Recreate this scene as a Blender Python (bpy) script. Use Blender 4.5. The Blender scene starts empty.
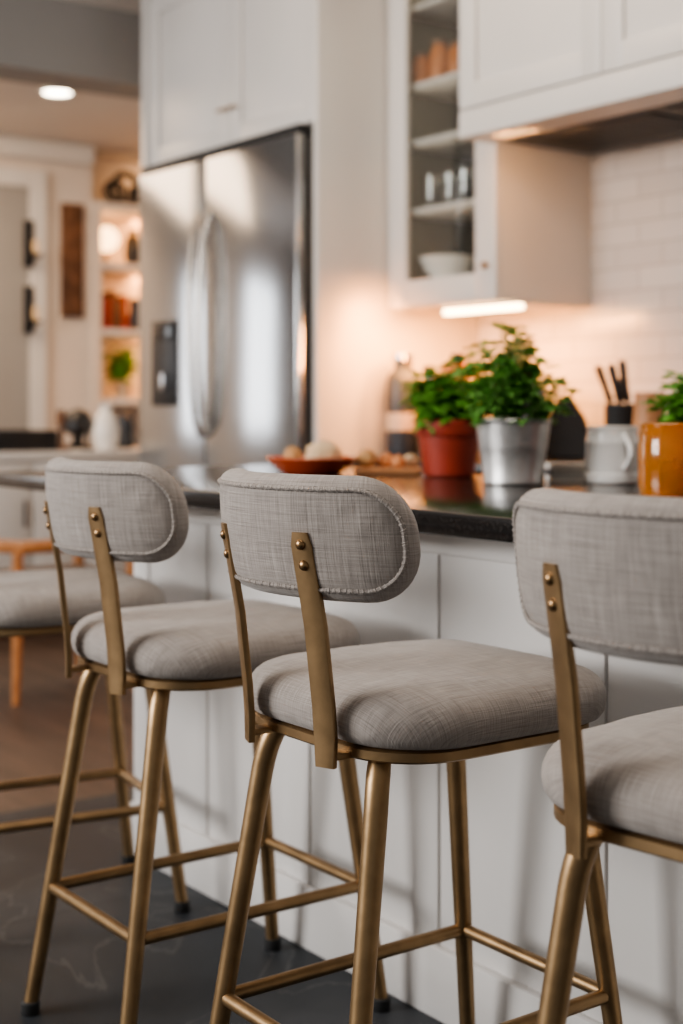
import bpy, bmesh, math, random
from mathutils import Vector, Matrix, noise
random.seed(7)
C = bpy.context.scene.collection
PI = math.pi
# ---------------------------------------------------------------- camera numbers
TH = math.radians(36); S, CO = math.sin(TH), math.cos(TH)
F, CX, HY, H = 1422.0, 341.5, 410.0, 1.03
def PY(px, py, Y):
    a = (px-CX)/F; X = Y*(a*S-CO)/(S+a*CO); z = -X*CO+Y*S
    return X, H+(HY-py)/F*z
def PX(px, py, X):
    a = (px-CX)/F; Y = X*(S+a*CO)/(a*S-CO); z = -X*CO+Y*S
    return Y, H+(HY-py)/F*z
def PZ(px, py, Z):
    a = (px-CX)/F; z = (Z-H)*F/(HY-py)
    return a*z*S-z*CO, a*z*CO+z*S, z
# ---------------------------------------------------------------- materials
def nmat(name):
    m = bpy.data.materials.new(name); m.use_nodes = True
    nt = m.node_tree; b = nt.nodes['Principled BSDF']
    return m, nt, b
def N(nt, t, **k):
    n = nt.nodes.new(t)
    for a, v in k.items():
        if a in n.inputs: n.inputs[a].default_value = v
        else: setattr(n, a, v)
    return n
def simple(name, col, rough=.5, metal=0., var=.06, scale=8., bump=.0, emis=None, es=0., coat=0., bs=60., sss=0., trans=0.):
    m, nt, b = nmat(name)
    tc = N(nt, 'ShaderNodeTexCoord'); no = N(nt, 'ShaderNodeTexNoise'); no.inputs['Scale'].default_value = scale; no.inputs['Detail'].default_value = 4
    nt.links.new(tc.outputs['Object'], no.inputs['Vector'])
    r = N(nt, 'ShaderNodeValToRGB')
    r.color_ramp.elements[0].position = .3; r.color_ramp.elements[1].position = .7
    r.color_ramp.elements[0].color = (*[max(0, c*(1-var)) for c in col], 1); r.color_ramp.elements[1].color = (*[min(1, c*(1+var)) for c in col], 1)
    nt.links.new(no.outputs['Fac'], r.inputs['Fac']); nt.links.new(r.outputs['Color'], b.inputs['Base Color'])
    b.inputs['Roughness'].default_value = rough; b.inputs['Metallic'].default_value = metal
    b.inputs['Coat Weight'].default_value = coat; b.inputs['Transmission Weight'].default_value = trans
    if bump:
        n2 = N(nt, 'ShaderNodeTexNoise'); n2.inputs['Scale'].default_value = bs
        nt.links.new(tc.outputs['Object'], n2.inputs['Vector'])
        bp = N(nt, 'ShaderNodeBump'); bp.inputs['Strength'].default_value = bump; bp.inputs['Distance'].default_value = .004
        nt.links.new(n2.outputs['Fac'], bp.inputs['Height']); nt.links.new(bp.outputs['Normal'], b.inputs['Normal'])
    if emis:
        b.inputs['Emission Color'].default_value = (*emis, 1); b.inputs['Emission Strength'].default_value = es
    if sss:
        out = nt.nodes['Material Output']; tr = N(nt, 'ShaderNodeBsdfTranslucent'); mx = N(nt, 'ShaderNodeMixShader'); mx.inputs[0].default_value = sss
        nt.links.new(r.outputs['Color'], tr.inputs['Color']); nt.links.new(b.outputs[0], mx.inputs[1]); nt.links.new(tr.outputs[0], mx.inputs[2]); nt.links.new(mx.outputs[0], out.inputs[0])
    return m
def fabric():
    m, nt, b = nmat('linen_fabric')
    uv = N(nt, 'ShaderNodeTexCoord')
    def mapn(sx, sy):
        mp = N(nt, 'ShaderNodeMapping'); mp.inputs['Scale'].default_value = (sx, sy, 1)
        nt.links.new(uv.outputs['UV'], mp.inputs['Vector']); return mp
    def nz(sx, sy, d=2):
        n = N(nt, 'ShaderNodeTexNoise'); n.inputs['Scale'].default_value = 1; n.inputs['Detail'].default_value = d
        nt.links.new(mapn(sx, sy).outputs[0], n.inputs['Vector']); return n.outputs['Fac']
    def math_(op, a, bb, v=None):
        q = N(nt, 'ShaderNodeMath'); q.operation = op
        for i, t in enumerate((a, bb)):
            if isinstance(t, (int, float)): q.inputs[i].default_value = t
            else: nt.links.new(t, q.inputs[i])
        return q.outputs[0]
    warp = nz(600, 16, 2); weft = nz(16, 600, 2)
    thr = math_('ADD', warp, weft)                       # ~1.0
    sep = N(nt, 'ShaderNodeSeparateXYZ'); nt.links.new(uv.outputs['UV'], sep.inputs[0])
    def line(o, per, w):
        f = math_('FRACT', math_('MULTIPLY', o, 1/per), 0)
        d = math_('ABSOLUTE', math_('SUBTRACT', f, .5), 0)
        return math_('LESS_THAN', d, w)
    ln = math_('MAXIMUM', line(sep.outputs[0], .020, .035), line(sep.outputs[1], .020, .035))
    v = math_('SUBTRACT', thr, math_('MULTIPLY', ln, .12))
    r = N(nt, 'ShaderNodeValToRGB'); r.color_ramp.elements[0].position = .28; r.color_ramp.elements[1].position = .70
    r.color_ramp.elements[0].color = (.215, .190, .172, 1); r.color_ramp.elements[1].color = (.46, .412, .378, 1)
    nt.links.new(math_('MULTIPLY', v, .5), r.inputs['Fac']); nt.links.new(r.outputs[0], b.inputs['Base Color'])
    b.inputs['Roughness'].default_value = .92; b.inputs['Sheen Weight'].default_value = .2; b.inputs['Specular IOR Level'].default_value = .2
    big = N(nt, 'ShaderNodeTexNoise'); big.inputs['Scale'].default_value = 15; big.inputs['Distortion'].default_value = .3; nt.links.new(uv.outputs['Object'], big.inputs['Vector'])
    bp0 = N(nt, 'ShaderNodeBump'); bp0.inputs['Strength'].default_value = .55; bp0.inputs['Distance'].default_value = .012
    nt.links.new(big.outputs['Fac'], bp0.inputs['Height'])
    bp = N(nt, 'ShaderNodeBump'); bp.inputs['Strength'].default_value = .5; bp.inputs['Distance'].default_value = .0016
    nt.links.new(v, bp.inputs['Height']); nt.links.new(bp0.outputs[0], bp.inputs['Normal']); nt.links.new(bp.outputs[0], b.inputs['Normal'])
    return m
def granite():
    m, nt, b = nmat('black_granite')
    tc = N(nt, 'ShaderNodeTexCoord'); vo = N(nt, 'ShaderNodeTexNoise'); vo.inputs['Scale'].default_value = 300; vo.inputs['Detail'].default_value = 3
    nt.links.new(tc.outputs['Object'], vo.inputs['Vector'])
    r = N(nt, 'ShaderNodeValToRGB'); e = r.color_ramp.elements
    e[0].position = .55; e[0].color = (.009, .008, .008, 1); e[1].position = .75; e[1].color = (.05, .045, .042, 1)
    nt.links.new(vo.outputs['Fac'], r.inputs['Fac']); nt.links.new(r.outputs[0], b.inputs['Base Color'])
    b.inputs['Roughness'].default_value = .17
    return m
def tiles():
    m, nt, b = nmat('white_subway_tile')
    tc = N(nt, 'ShaderNodeTexCoord'); sp = N(nt, 'ShaderNodeSeparateXYZ'); cb = N(nt, 'ShaderNodeCombineXYZ')
    nt.links.new(tc.outputs['Object'], sp.inputs[0]); nt.links.new(sp.outputs[0], cb.inputs[0]); nt.links.new(sp.outputs[2], cb.inputs[1])
    br = N(nt, 'ShaderNodeTexBrick'); br.inputs['Scale'].default_value = 1
    br.inputs['Brick Width'].default_value = .2; br.inputs['Row Height'].default_value = .075; br.inputs['Mortar Size'].default_value = .0025
    br.inputs['Color1'].default_value = (.67, .645, .62, 1); br.inputs['Color2'].default_value = (.59, .57, .55, 1); br.inputs['Mortar'].default_value = (.44, .42, .40, 1)
    nt.links.new(cb.outputs[0], br.inputs['Vector']); nt.links.new(br.outputs['Color'], b.inputs['Base Color'])
    b.inputs['Roughness'].default_value = .22
    bp = N(nt, 'ShaderNodeBump'); bp.inputs['Strength'].default_value = .6; bp.inputs['Distance'].default_value = .003; bp.invert = True
    nt.links.new(br.outputs['Fac'], bp.inputs['Height']); nt.links.new(bp.outputs[0], b.inputs['Normal'])
    return m
def slate():
    m, nt, b = nmat('dark_slate_tile')
    tc = N(nt, 'ShaderNodeTexCoord')
    n1 = N(nt, 'ShaderNodeTexNoise'); n1.inputs['Scale'].default_value = 2.4; n1.inputs['Detail'].default_value = 10; n1.inputs['Distortion'].default_value = .7
    nt.links.new(tc.outputs['Object'], n1.inputs['Vector'])
    r = N(nt, 'ShaderNodeValToRGB'); e = r.color_ramp.elements
    e[0].position = .3; e[0].color = (.024, .028, .033, 1); e[1].position = .75; e[1].color = (.075, .08, .088, 1)
    x = e.new(.5); x.color = (.042, .047, .054, 1); x = e.new(.508); x.color = (.10, .102, .105, 1); x = e.new(.516); x.color = (.044, .049, .056, 1)
    nt.links.new(n1.outputs['Fac'], r.inputs['Fac'])
    br = N(nt, 'ShaderNodeTexBrick'); br.offset = 0; br.inputs['Scale'].default_value = 1; br.inputs['Brick Width'].default_value = .9; br.inputs['Row Height'].default_value = .9; br.inputs['Mortar Size'].default_value = .003
    br.inputs['Color1'].default_value = (1, 1, 1, 1); br.inputs['Color2'].default_value = (.85, .85, .85, 1); br.inputs['Mortar'].default_value = (.45, .45, .45, 1)
    nt.links.new(tc.outputs['Object'], br.inputs['Vector'])
    mx = N(nt, 'ShaderNodeMixRGB'); mx.blend_type = 'MULTIPLY'; mx.inputs[0].default_value = 1
    nt.links.new(r.outputs[0], mx.inputs[1]); nt.links.new(br.outputs['Color'], mx.inputs[2]); nt.links.new(mx.outputs[0], b.inputs['Base Color'])
    b.inputs['Roughness'].default_value = .55; b.inputs['Specular IOR Level'].default_value = .3
    bp = N(nt, 'ShaderNodeBump'); bp.inputs['Strength'].default_value = .3; bp.inputs['Distance'].default_value = .004
    nt.links.new(n1.outputs['Fac'], bp.inputs['Height']); nt.links.new(bp.outputs[0], b.inputs['Normal'])
    return m
def wood(name, c1, c2, rough=.45, sc=(1.2, 14, 14)):
    m, nt, b = nmat(name)
    tc = N(nt, 'ShaderNodeTexCoord'); mp = N(nt, 'ShaderNodeMapping'); mp.inputs['Scale'].default_value = sc
    n1 = N(nt, 'ShaderNodeTexNoise'); n1.inputs['Scale'].default_value = 2; n1.inputs['Detail'].default_value = 6
    nt.links.new(tc.outputs['Object'], mp.inputs[0]); nt.links.new(mp.outputs[0], n1.inputs['Vector'])
    r = N(nt, 'ShaderNodeValToRGB'); e = r.color_ramp.elements; e[0].position = .3; e[1].position = .7; e[0].color = (*c1, 1); e[1].color = (*c2, 1)
    nt.links.new(n1.outputs['Fac'], r.inputs['Fac']); nt.links.new(r.outputs[0], b.inputs['Base Color']); b.inputs['Roughness'].default_value = rough
    return m
def steel_brushed():
    m, nt, b = nmat('brushed_steel')
    tc = N(nt, 'ShaderNodeTexCoord'); mp = N(nt, 'ShaderNodeMapping'); mp.inputs['Scale'].default_value = (500, 500, 3)
    n1 = N(nt, 'ShaderNodeTexNoise'); n1.inputs['Scale'].default_value = 1; n1.inputs['Detail'].default_value = 3
    nt.links.new(tc.outputs['Object'], mp.inputs[0]); nt.links.new(mp.outputs[0], n1.inputs['Vector'])
    r = N(nt, 'ShaderNodeValToRGB'); e = r.color_ramp.elements; e[0].position = .3; e[1].position = .7; e[0].color = (.41, .42, .435, 1); e[1].color = (.55, .56, .575, 1)
    nt.links.new(n1.outputs['Fac'], r.inputs['Fac']); nt.links.new(r.outputs[0], b.inputs['Base Color'])
    b.inputs['Metallic'].default_value = 1; b.inputs['Roughness'].default_value = .16
    return m
def glassy(name, col, f=.07):
    m = bpy.data.materials.new(name); m.use_nodes = True; nt = m.node_tree; nt.nodes.clear()
    o = N(nt, 'ShaderNodeOutputMaterial'); t = N(nt, 'ShaderNodeBsdfTransparent'); t.inputs[0].default_value = (*col, 1)
    g = N(nt, 'ShaderNodeBsdfGlossy'); g.inputs['Roughness'].default_value = .05
    lw = N(nt, 'ShaderNodeLayerWeight'); lw.inputs[0].default_value = .3
    q = N(nt, 'ShaderNodeMath'); q.operation = 'MULTIPLY_ADD'; q.inputs[1].default_value = .3; q.inputs[2].default_value = f*.5
    nt.links.new(lw.outputs['Facing'], q.inputs[0])
    mx = N(nt, 'ShaderNodeMixShader'); nt.links.new(q.outputs[0], mx.inputs[0]); nt.links.new(t.outputs[0], mx.inputs[1]); nt.links.new(g.outputs[0], mx.inputs[2]); nt.links.new(mx.outputs[0], o.inputs[0])
    return m
M = dict(
 fabric=fabric(), granite=granite(), tile=tiles(), slate=slate(),
 brass=simple('antique_brass', (.36, .24, .13), .4, .9, .18, 22, .08),
 brassd=simple('dark_brass', (.30, .19, .1), .32, 1, .1, 40),
 thread=simple('seam_thread', (.44, .395, .36), .9, 0, .1, 200),
 piping=simple('fabric_piping', (.32, .285, .26), .9, 0, .25, 260, .5, bs=300),
 rubber=simple('black_rubber', (.02, .02, .02), .6),
 white=simple('white_cabinet_paint', (.69, .665, .64), .38, 0, .02, 3),
 white2=simple('island_white_paint', (.71, .69, .67), .42, 0, .03, 3),
 cabin=simple('cabinet_interior', (.15, .145, .12), .6, 0, .03, 4),
 wall=simple('warm_plaster', (.72, .64, .57), .8, 0, .03, 2, .1),
 wallg=simple('header_shade_door_grey', (.33, .315, .30), .8, 0, .03, 2),  # header's shade is put into this colour; the door is grey itself
 ceil=simple('ceiling_plaster', (.74, .70, .66), .85, 0, .02, 2),
 steel=steel_brushed(),
 bronze=simple('tinted_steel', (.5, .45, .4), .25, 1, .08, 6),
 steeld=simple('dark_steel', (.05, .05, .05), .45, .3, .1, 10),
 galv=simple('galvanised_metal', (.52, .51, .5), .4, .85, .12, 30, .05),
 black=simple('black_plastic', (.012, .012, .014), .4),
 blackm=simple('matt_black', (.015, .015, .016), .75),
 blackg=simple('glossy_black', (.02, .02, .022), .12),
 red=simple('red_terracotta', (.32, .04, .02), .5, 0, .12, 20),
 redc=simple('orange_red_ceramic', (.55, .09, .035), .25, 0, .06, 10, coat=.4),
 soil=simple('soil', (.04, .025, .015), .95, 0, .4, 90, .6),
 basil=simple('basil_leaf', (.14, .36, .05), .42, 0, .45, 30, .15, sss=.3),
 herb=simple('herb_leaf', (.17, .39, .085), .45, 0, .5, 30, .15, sss=.3),
 stem=simple('green_stem', (.22, .4, .11), .5),
 enamel=simple('white_enamel', (.88, .86, .83), .25, 0, .02, 6, coat=.3),
 amber=simple('amber_glass', (.80, .33, .05), .08, 0, .2, 12, trans=.65),
 paper=simple('paper_white', (.74, .71, .67), .8),
 bread=simple('bread_crust', (.58, .32, .14), .8, 0, .25, 22, .3),
 cream=simple('pale_bread', (.72, .54, .34), .8, 0, .18, 30, .3),
 peach=simple('dried_apricot', (.68, .27, .10), .6, 0, .18, 30, .2),
 oak=wood('honey_oak', (.36, .14, .045), (.52, .23, .085)),
 block=wood('warm_block_wood', (.36, .16, .07), (.52, .26, .12)),
 darkw=wood('dark_weathered_wood', (.07, .032, .018), (.22, .10, .05), .6, (14, 14, 1.5)),
 floorw=wood('brown_wood_floor', (.055, .036, .027), (.12, .08, .06), .45, (1, 9, 1)),
 glass=glassy('clear_glass', (.95, .96, .95)),
 tumbler=glassy('tumbler_glass', (.88, .90, .89), .14),
 spice=simple('orange_contents', (.50, .15, .015), .4, 0, .2, 40),
 bluec=simple('slate_blue_ceramic', (.045, .055, .07), .4),
 beige=simple('beige_ceramic', (.56, .44, .33), .4),
 led=simple('warm_led', (1, .8, .6), .5, emis=(1, .70, .38), es=14),
 glowpanel=simple('reflection_panel_glow', (.9, .95, 1), .5, emis=(.95, .97, 1), es=4.5),  # glow of the added panel that the fridge mirrors
 down=simple('downlight_disc', (1, .9, .8), .5, emis=(1, .85, .66), es=18),
 lamp=simple('lamp_glow', (1, .8, .6), .5, emis=(1, .56, .25), es=5),
 hoodl=simple('hood_lamp_glow', (1, .8, .6), .5, emis=(1, .5, .2), es=1.1),
 leather=simple('dark_seat_pad', (.07, .045, .035), .6),
)
# ---------------------------------------------------------------- mesh helpers
def B(): return bmesh.new()
def box(bm, x0, x1, y0, y1, z0, z1, bev=0., seg=2):
    vs = [bm.verts.new((x, y, z)) for x in (x0, x1) for y in (y0, y1) for z in (z0, z1)]
    q = [(0,1,3,2),(4,6,7,5),(0,4,5,1),(2,3,7,6),(0,2,6,4),(1,5,7,3)]
    fs = [bm.faces.new([vs[i] for i in f]) for f in q]
    if bev:
        es = list({e for f in fs for e in f.edges})
        bmesh.ops.bevel(bm, geom=es, offset=bev, segments=seg, profile=.5, affect='EDGES')
    return bm
def lathe(bm, prof, c=(0,0,0), n=40, sx=1, sy=1):
    rings = []
    for r, z in prof:
        if r < 1e-5: rings.append([bm.verts.new((c[0], c[1], c[2]+z))])
        else: rings.append([bm.verts.new((c[0]+sx*r*math.cos(2*PI*i/n), c[1]+sy*r*math.sin(2*PI*i/n), c[2]+z)) for i in range(n)])
    for a, b in zip(rings, rings[1:]):
        for i in range(n):
            j = (i+1) % n
            if len(a) == 1 and len(b) == 1: continue
            if len(a) == 1: bm.faces.new((a[0], b[j], b[i]))
            elif len(b) == 1: bm.faces.new((a[i], a[j], b[0]))
            else: bm.faces.new((a[i], a[j], b[j], b[i]))
    return bm
def tube(bm, pts, rad, n=14, closed=False):
    pts = [Vector(p) for p in pts]; m = len(pts)
    if not hasattr(rad, '__len__'): rad = [rad]*m
    rings = []; up = None
    for i, p in enumerate(pts):
        if closed: t = (pts[(i+1) % m]-pts[i-1]).normalized()
        else: t = (pts[min(i+1, m-1)]-pts[max(i-1, 0)]).normalized()
        if up is None:
            up = Vector((0, 0, 1)) if abs(t.z) < .9 else Vector((0, 1, 0))
        u = (up - t*up.dot(t)).normalized(); w = t.cross(u); up = u
        rings.append([bm.verts.new(p+rad[i]*(u*math.cos(2*PI*k/n)+w*math.sin(2*PI*k/n))) for k in range(n)])
    pr = list(zip(rings, rings[1:]))
    if closed: pr.append((rings[-1], rings[0]))
    for a, b in pr:
        for k in range(n): bm.faces.new((a[k], a[(k+1) % n], b[(k+1) % n], b[k]))
    if not closed:
        bm.faces.new(rings[0][::-1]); bm.faces.new(rings[-1])
    return bm
def outline(W, Hh, r, nv=6, nh=16, nc=9):
    p = []
    def seg(a, b, nr, n):
        for i in range(n):
            t = i/n; p.append(((a[0]+(b[0]-a[0])*t, a[1]+(b[1]-a[1])*t), nr))
    def arc(cx, cy, a0):
        for i in range(nc):
            a = a0+PI/2*i/nc; p.append(((cx+r*math.cos(a), cy+r*math.sin(a)), (math.cos(a), math.sin(a))))
    seg((W, 0), (W, Hh-r), (1, 0), nv); arc(W-r, Hh-r, 0); seg((W-r, Hh), (-(W-r), Hh), (0, 1), nh); arc(-(W-r), Hh-r, PI/2)
    seg((-W, Hh-r), (-W, -(Hh-r)), (-1, 0), 2*nv); arc(-(W-r), -(Hh-r), PI); seg((-(W-r), -Hh), (W-r, -Hh), (0, -1), nh); arc(W-r, -(Hh-r), 1.5*PI)
    seg((W, -(Hh-r)), (W, 0), (1, 0), nv)
    return p
def pad(bm, W, Hh, r, rings, mapf, uvend=0, **kw):
    uvl = bm.loops.layers.uv.new('UVMap'); uvs = {}
    R = []
    n0 = rings[uvend][1]
    for ins, n in rings:
        o = outline(W-ins, Hh-ins, max(r-ins, .004), **kw); L = []
        for (q, nr) in o:
            v = bm.verts.new(mapf(q[0], q[1], n)); ex = max(0, abs(n-n0)-.012)
            uvs[v] = (q[0]+nr[0]*ex, q[1]+nr[1]*ex); L.append(v)
        R.append(L)
    m = len(R[0])
    for a, b in zip(R, R[1:]):
        for i in range(m): bm.faces.new((a[i], a[(i+1) % m], b[(i+1) % m], b[i]))
    def cap(L, fl):
        for i in range(0, m//2):
            f = []
            for v in (L[i], L[i+1], L[(m-i-1) % m], L[(m-i) % m]):
                if v not in f: f.append(v)
            if len(f) > 2: bm.faces.new(f[::-1] if fl else f)
    cap(R[0], True); cap(R[-1], False)
    for f in bm.faces:
        for l in f.loops: l[uvl].uv = uvs[l.vert]
    return bm
def obj(name, bm, mat, parent=None, w=False, smooth=True, label=None, fixn=True):
    if fixn: bmesh.ops.recalc_face_normals(bm, faces=bm.faces)
    if w and parent is not None: bmesh.ops.translate(bm, verts=bm.verts, vec=-parent_world(parent))
    me = bpy.data.meshes.new(name); bm.to_mesh(me); bm.free()
    me.materials.append(M[mat] if isinstance(mat, str) else mat)
    if smooth:
        me.polygons.foreach_set('use_smooth', [True]*len(me.polygons))
        try: me.set_sharp_from_angle(angle=math.radians(38))
        except Exception: pass
    o = bpy.data.objects.new(name, me); C.objects.link(o)
    if parent is not None: o.parent = parent
    if label: o['label'] = label
    return o
def parent_world(p):
    v = Vector(p.location)
    while p.parent: p = p.parent; v += Vector(p.location)
    return v
def thing(name, label, cat, loc=(0,0,0), rz=0, group=None):
    o = bpy.data.objects.new(name, None); C.objects.link(o); o.empty_display_size = .1
    o.location = loc; o.rotation_euler = (0, 0, rz); o['label'] = label; o['category'] = cat
    if group: o['group'] = group
    return o
def tag(o, label, cat, group=None):
    o['label'] = label; o['category'] = cat
    if group: o['group'] = group
    return o
def struct(name, bm, mat, smooth=False):
    o = obj(name, bm, mat, smooth=smooth); o['kind'] = 'structure'; return o
def dup(root, loc, rz, label, group=None):
    r = root.copy(); C.objects.link(r); r.location = loc; r.rotation_euler = (0, 0, rz); r['label'] = label
    if group: r['group'] = group
    for ch in list(root.children):
        c = ch.copy(); C.objects.link(c); c.parent = r
        for g in list(ch.children):
            d = g.copy(); C.objects.link(d); d.parent = c
    return r
# ---------------------------------------------------------------- setting
WY = 3.53
CTZ = .868
BX = -7.95
b0, _ = PX(92, 400, BX); b1 = b0+1.15
struct('floor', box(B(), -3.45, 2.0, -3.0, WY, -.05, 0), 'slate')
struct('floor', box(B(), -8.3, -3.45, -3.0, 6.2, -.05, 0), 'floorw')
struct('wall_back', box(B(), -5.45, 2.0, WY, WY+.12, 0, 2.75), 'tile')
wl = B(); box(wl, -8.42, -8.3, b0, b1, 0, 2.75); box(wl, -8.42, BX, -3.0, b0, 0, 2.75); box(wl, -8.42, BX, b1, 6.2, 0, 2.75)
struct('wall_left', wl, 'wall')
struct('wall_far_side', box(B(), -8.3, -5.45, 6.2, 6.32, 0, 2.75), 'wall')
struct('ceiling', box(B(), -5.5, 2.0, -3.0, WY+.12, 2.75, 2.8), 'ceil')
struct('ceiling', box(B(), -8.42, -5.75, -3.0, 6.32, 2.64, 2.7), 'ceil')
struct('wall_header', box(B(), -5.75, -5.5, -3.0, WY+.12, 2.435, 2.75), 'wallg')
struct('trim_1', box(B(), BX, BX+.06, -3.0, b0, 2.52, 2.64, .02), 'ceil')
struct('baseboard_left', box(B(), BX, BX+.02, -3.0, b0, 0, .12), 'white')
y0, _ = PX(-60, 400, BX); y1, _ = PX(27, 400, BX)
struct('door_1', box(B(), BX+.002, BX+.04, y0, y1, 0, 2.35, .004), 'wallg')
fr = B(); box(fr, BX, BX+.06, y1, y1+.1, 0, 2.45, .005); box(fr, BX, BX+.06, y0-.1, y0, 0, 2.45, .005); box(fr, BX, BX+.06, y0, y1, 2.35, 2.45, .005)
struct('trim_2', fr, 'white')
# added glowing panel with frame, out of view, for a streak in the fridge
wn = B(); wy0, wy1, wz0, wz1 = -.35, .55, .85, 2.15
box(wn, BX+.001, BX+.02, wy0, wy1, wz0, wz1)
struct('fridge_glow_panel', wn, 'glowpanel')
wf = B()
for a in ((wy0-.08, wy0, wz0-.08, wz1+.08), (wy1, wy1+.08, wz0-.08, wz1+.08), (wy0, wy1, wz0-.08, wz0), (wy0, wy1, wz1, wz1+.08), ((wy0+wy1)/2-.02, (wy0+wy1)/2+.02, wz0, wz1)):
    box(wf, BX, BX+.05, a[0], a[1], a[2], a[3], .004)
struct('trim_3', wf, 'white')
# ---------------------------------------------------------------- bar stool
def make_stool(label):
    t = thing('bar_stool', label, 'bar stool', (0,0,0), 0, 'upholstered bar stools along the island')
    def ms(s, h, n):
        k = noise.noise(Vector((s*9, h*9, n*8)))*.0024 + noise.noise(Vector((s*24, h*24, 3)))*.0008
        e = max(abs(s), abs(h))/.215
        return Vector((s*(1+k*2*e), .008+h*(1+k*2*e), .608+n+k*(n/.07)))
    rg = [(.045,.0),(.02,.001),(.008,.006),(.002,.015),(0,.026),(.001,.037),(.005,.047),(.012,.0555),(.022,.062),(.036,.0665),(.055,.070),(.08,.0725),(.11,.0745),(.145,.0758),(.18,.0765),(.205,.0768)]
    obj('seat', pad(B(), .215, .215, .128, rg, ms, uvend=-1, nv=10, nh=20, nc=10), 'fabric', t)
    rb = B(); pad(rb, .195, .195, .105, [(.02,.592),(.004,.592),(0,.595),(0,.606),(.004,.609),(.02,.609)], lambda s,h,n: Vector((s,h,n)))
    obj('seat_rim', rb, 'brass', t)
    R = .240; T = .056; z0 = .8705; yb = -.2455; ln = math.tan(math.radians(7.5))
    def mb(s, h, n):
        a = s/R
        k = noise.noise(Vector((s*12, h*12, n*20+9)))*.0018
        rr = R-n+k
        return Vector((rr*math.sin(a), yb+R-rr*math.cos(a)-h*ln, z0+h))
    hw, hh, cr = .217, .079, .070
    rb = [(.073,-T/2-.003),(.055,-T/2-.0025),(.035,-T/2-.001),(.024,-T/2+.0005),(.0185,-T/2+.003),(.0165,-T/2+.0035),(.013,-T/2+.003),(.008,-T/2+.0065),(.004,-T/2+.012),(.001,-T/2+.019),(0,0),(.001,T/2-.019),(.004,T/2-.012),(.009,T/2-.0065),(.016,T/2-.003),(.03,T/2),(.055,T/2+.004),(.073,T/2+.005)]
    bk = obj('backrest', pad(B(), hw, hh, cr, rb, mb, nv=3, nh=30, nc=10), 'fabric', t)
    PI_ = .0165
    pp = B(); o = outline(hw-PI_, hh-PI_, cr-PI_, nv=3, nh=60, nc=26)
    pts = [mb(q[0], q[1], -T/2+.0016) for q, _ in o]
    tube(pp, pts, [.0029+.0004*math.sin(i*2.1) for i in range(len(pts))], 8, closed=True)
    obj('piping', pp, 'piping', bk)
    st = B(); L = 0; nxt = 0
    for i in range(len(pts)):
        a, b_ = pts[i], pts[(i+1) % len(pts)]; sl = (b_-a).length
        while nxt <= L+sl:
            f = (nxt-L)/sl; q = o[i][0]; nr = o[i][1]; q2 = o[(i+1) % len(o)][0]
            cx_, cy_ = q[0]+(q2[0]-q[0])*f, q[1]+(q2[1]-q[1])*f
            tx, ty = -nr[1], nr[0]; jt = random.uniform(.0006, .002)
            p1 = mb(cx_+nr[0]*.0032+tx*jt, cy_+nr[1]*.0032+ty*jt, -T/2+.0016); p2 = mb(cx_, cy_, -T/2-.0016); p3 = mb(cx_-nr[0]*.0032-tx*jt, cy_-nr[1]*.0032-ty*jt, -T/2+.0006)
            tube(st, [p1, p2, p3], .0007, 5); nxt += .0075
        L += sl
    obj('stitching', st, 'thread', bk)
    for sg in (-1, 1):
        sx = .089*sg; bm = B(); ph = .36*sg; cp, sp_ = math.cos(ph), math.sin(ph)
        pth = [(-.2235,.583),(-.2240,.620),(-.2270,.66),(-.2390,.76),(-.2590,.862),(-.2625,.879)]
        wd = [.0140,.0158,.0158,.0158,.0155,.0108]; th = .0045
        Rg = []
        for (y, z), w_ in zip(pth, wd):
            Rg.append([bm.verts.new((sx+a*w_*cp-b_*th*sp_, y+a*w_*sp_+b_*th*cp, z)) for a, b_ in ((-1,-1),(1,-1),(1,1),(-1,1))])
        for a, b_ in zip(Rg, Rg[1:]):
            for k in range(4): bm.faces.new((a[k], a[(k+1)%4], b_[(k+1)%4], b_[k]))
        bm.faces.new(Rg[0][::-1]); bm.faces.new(Rg[-1])
        es = [e for e in bm.edges if abs(e.verts[0].co.z-e.verts[1].co.z) > .003]
        bmesh.ops.recalc_face_normals(bm, faces=bm.faces)
        bmesh.ops.bevel(bm, geom=es, offset=.0014, segments=2, profile=.5, affect='EDGES')
        so = obj('back_strut', bm, 'brass', t)
        for zz, yy in ((.864, -.2592), (.838, -.2540)):
            bb = B(); lathe(bb, [(0,.0048),(.0035,.0044),(.006,.0027),(.0070,0),(.0070,-.004)], n=16)
            bmesh.ops.rotate(bb, verts=bb.verts, cent=(0,0,0), matrix=Matrix.Rotation(PI/2, 3, 'X'))
            bmesh.ops.rotate(bb, verts=bb.verts, cent=(0,0,0), matrix=Matrix.Rotation(ph, 3, 'Z'))
            bmesh.ops.translate(bb, verts=bb.verts, vec=(sx+.0046*sp_, yy-.0046*cp, zz))
            obj('bolt', bb, 'brassd', so)
        bb = B(); box(bb, sx-.012, sx+.012, -.224, -.188, .592, .600, .001)
        obj('mounting_tab', bb, 'brass', so)
    feet = {}
    zr = .215
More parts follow.
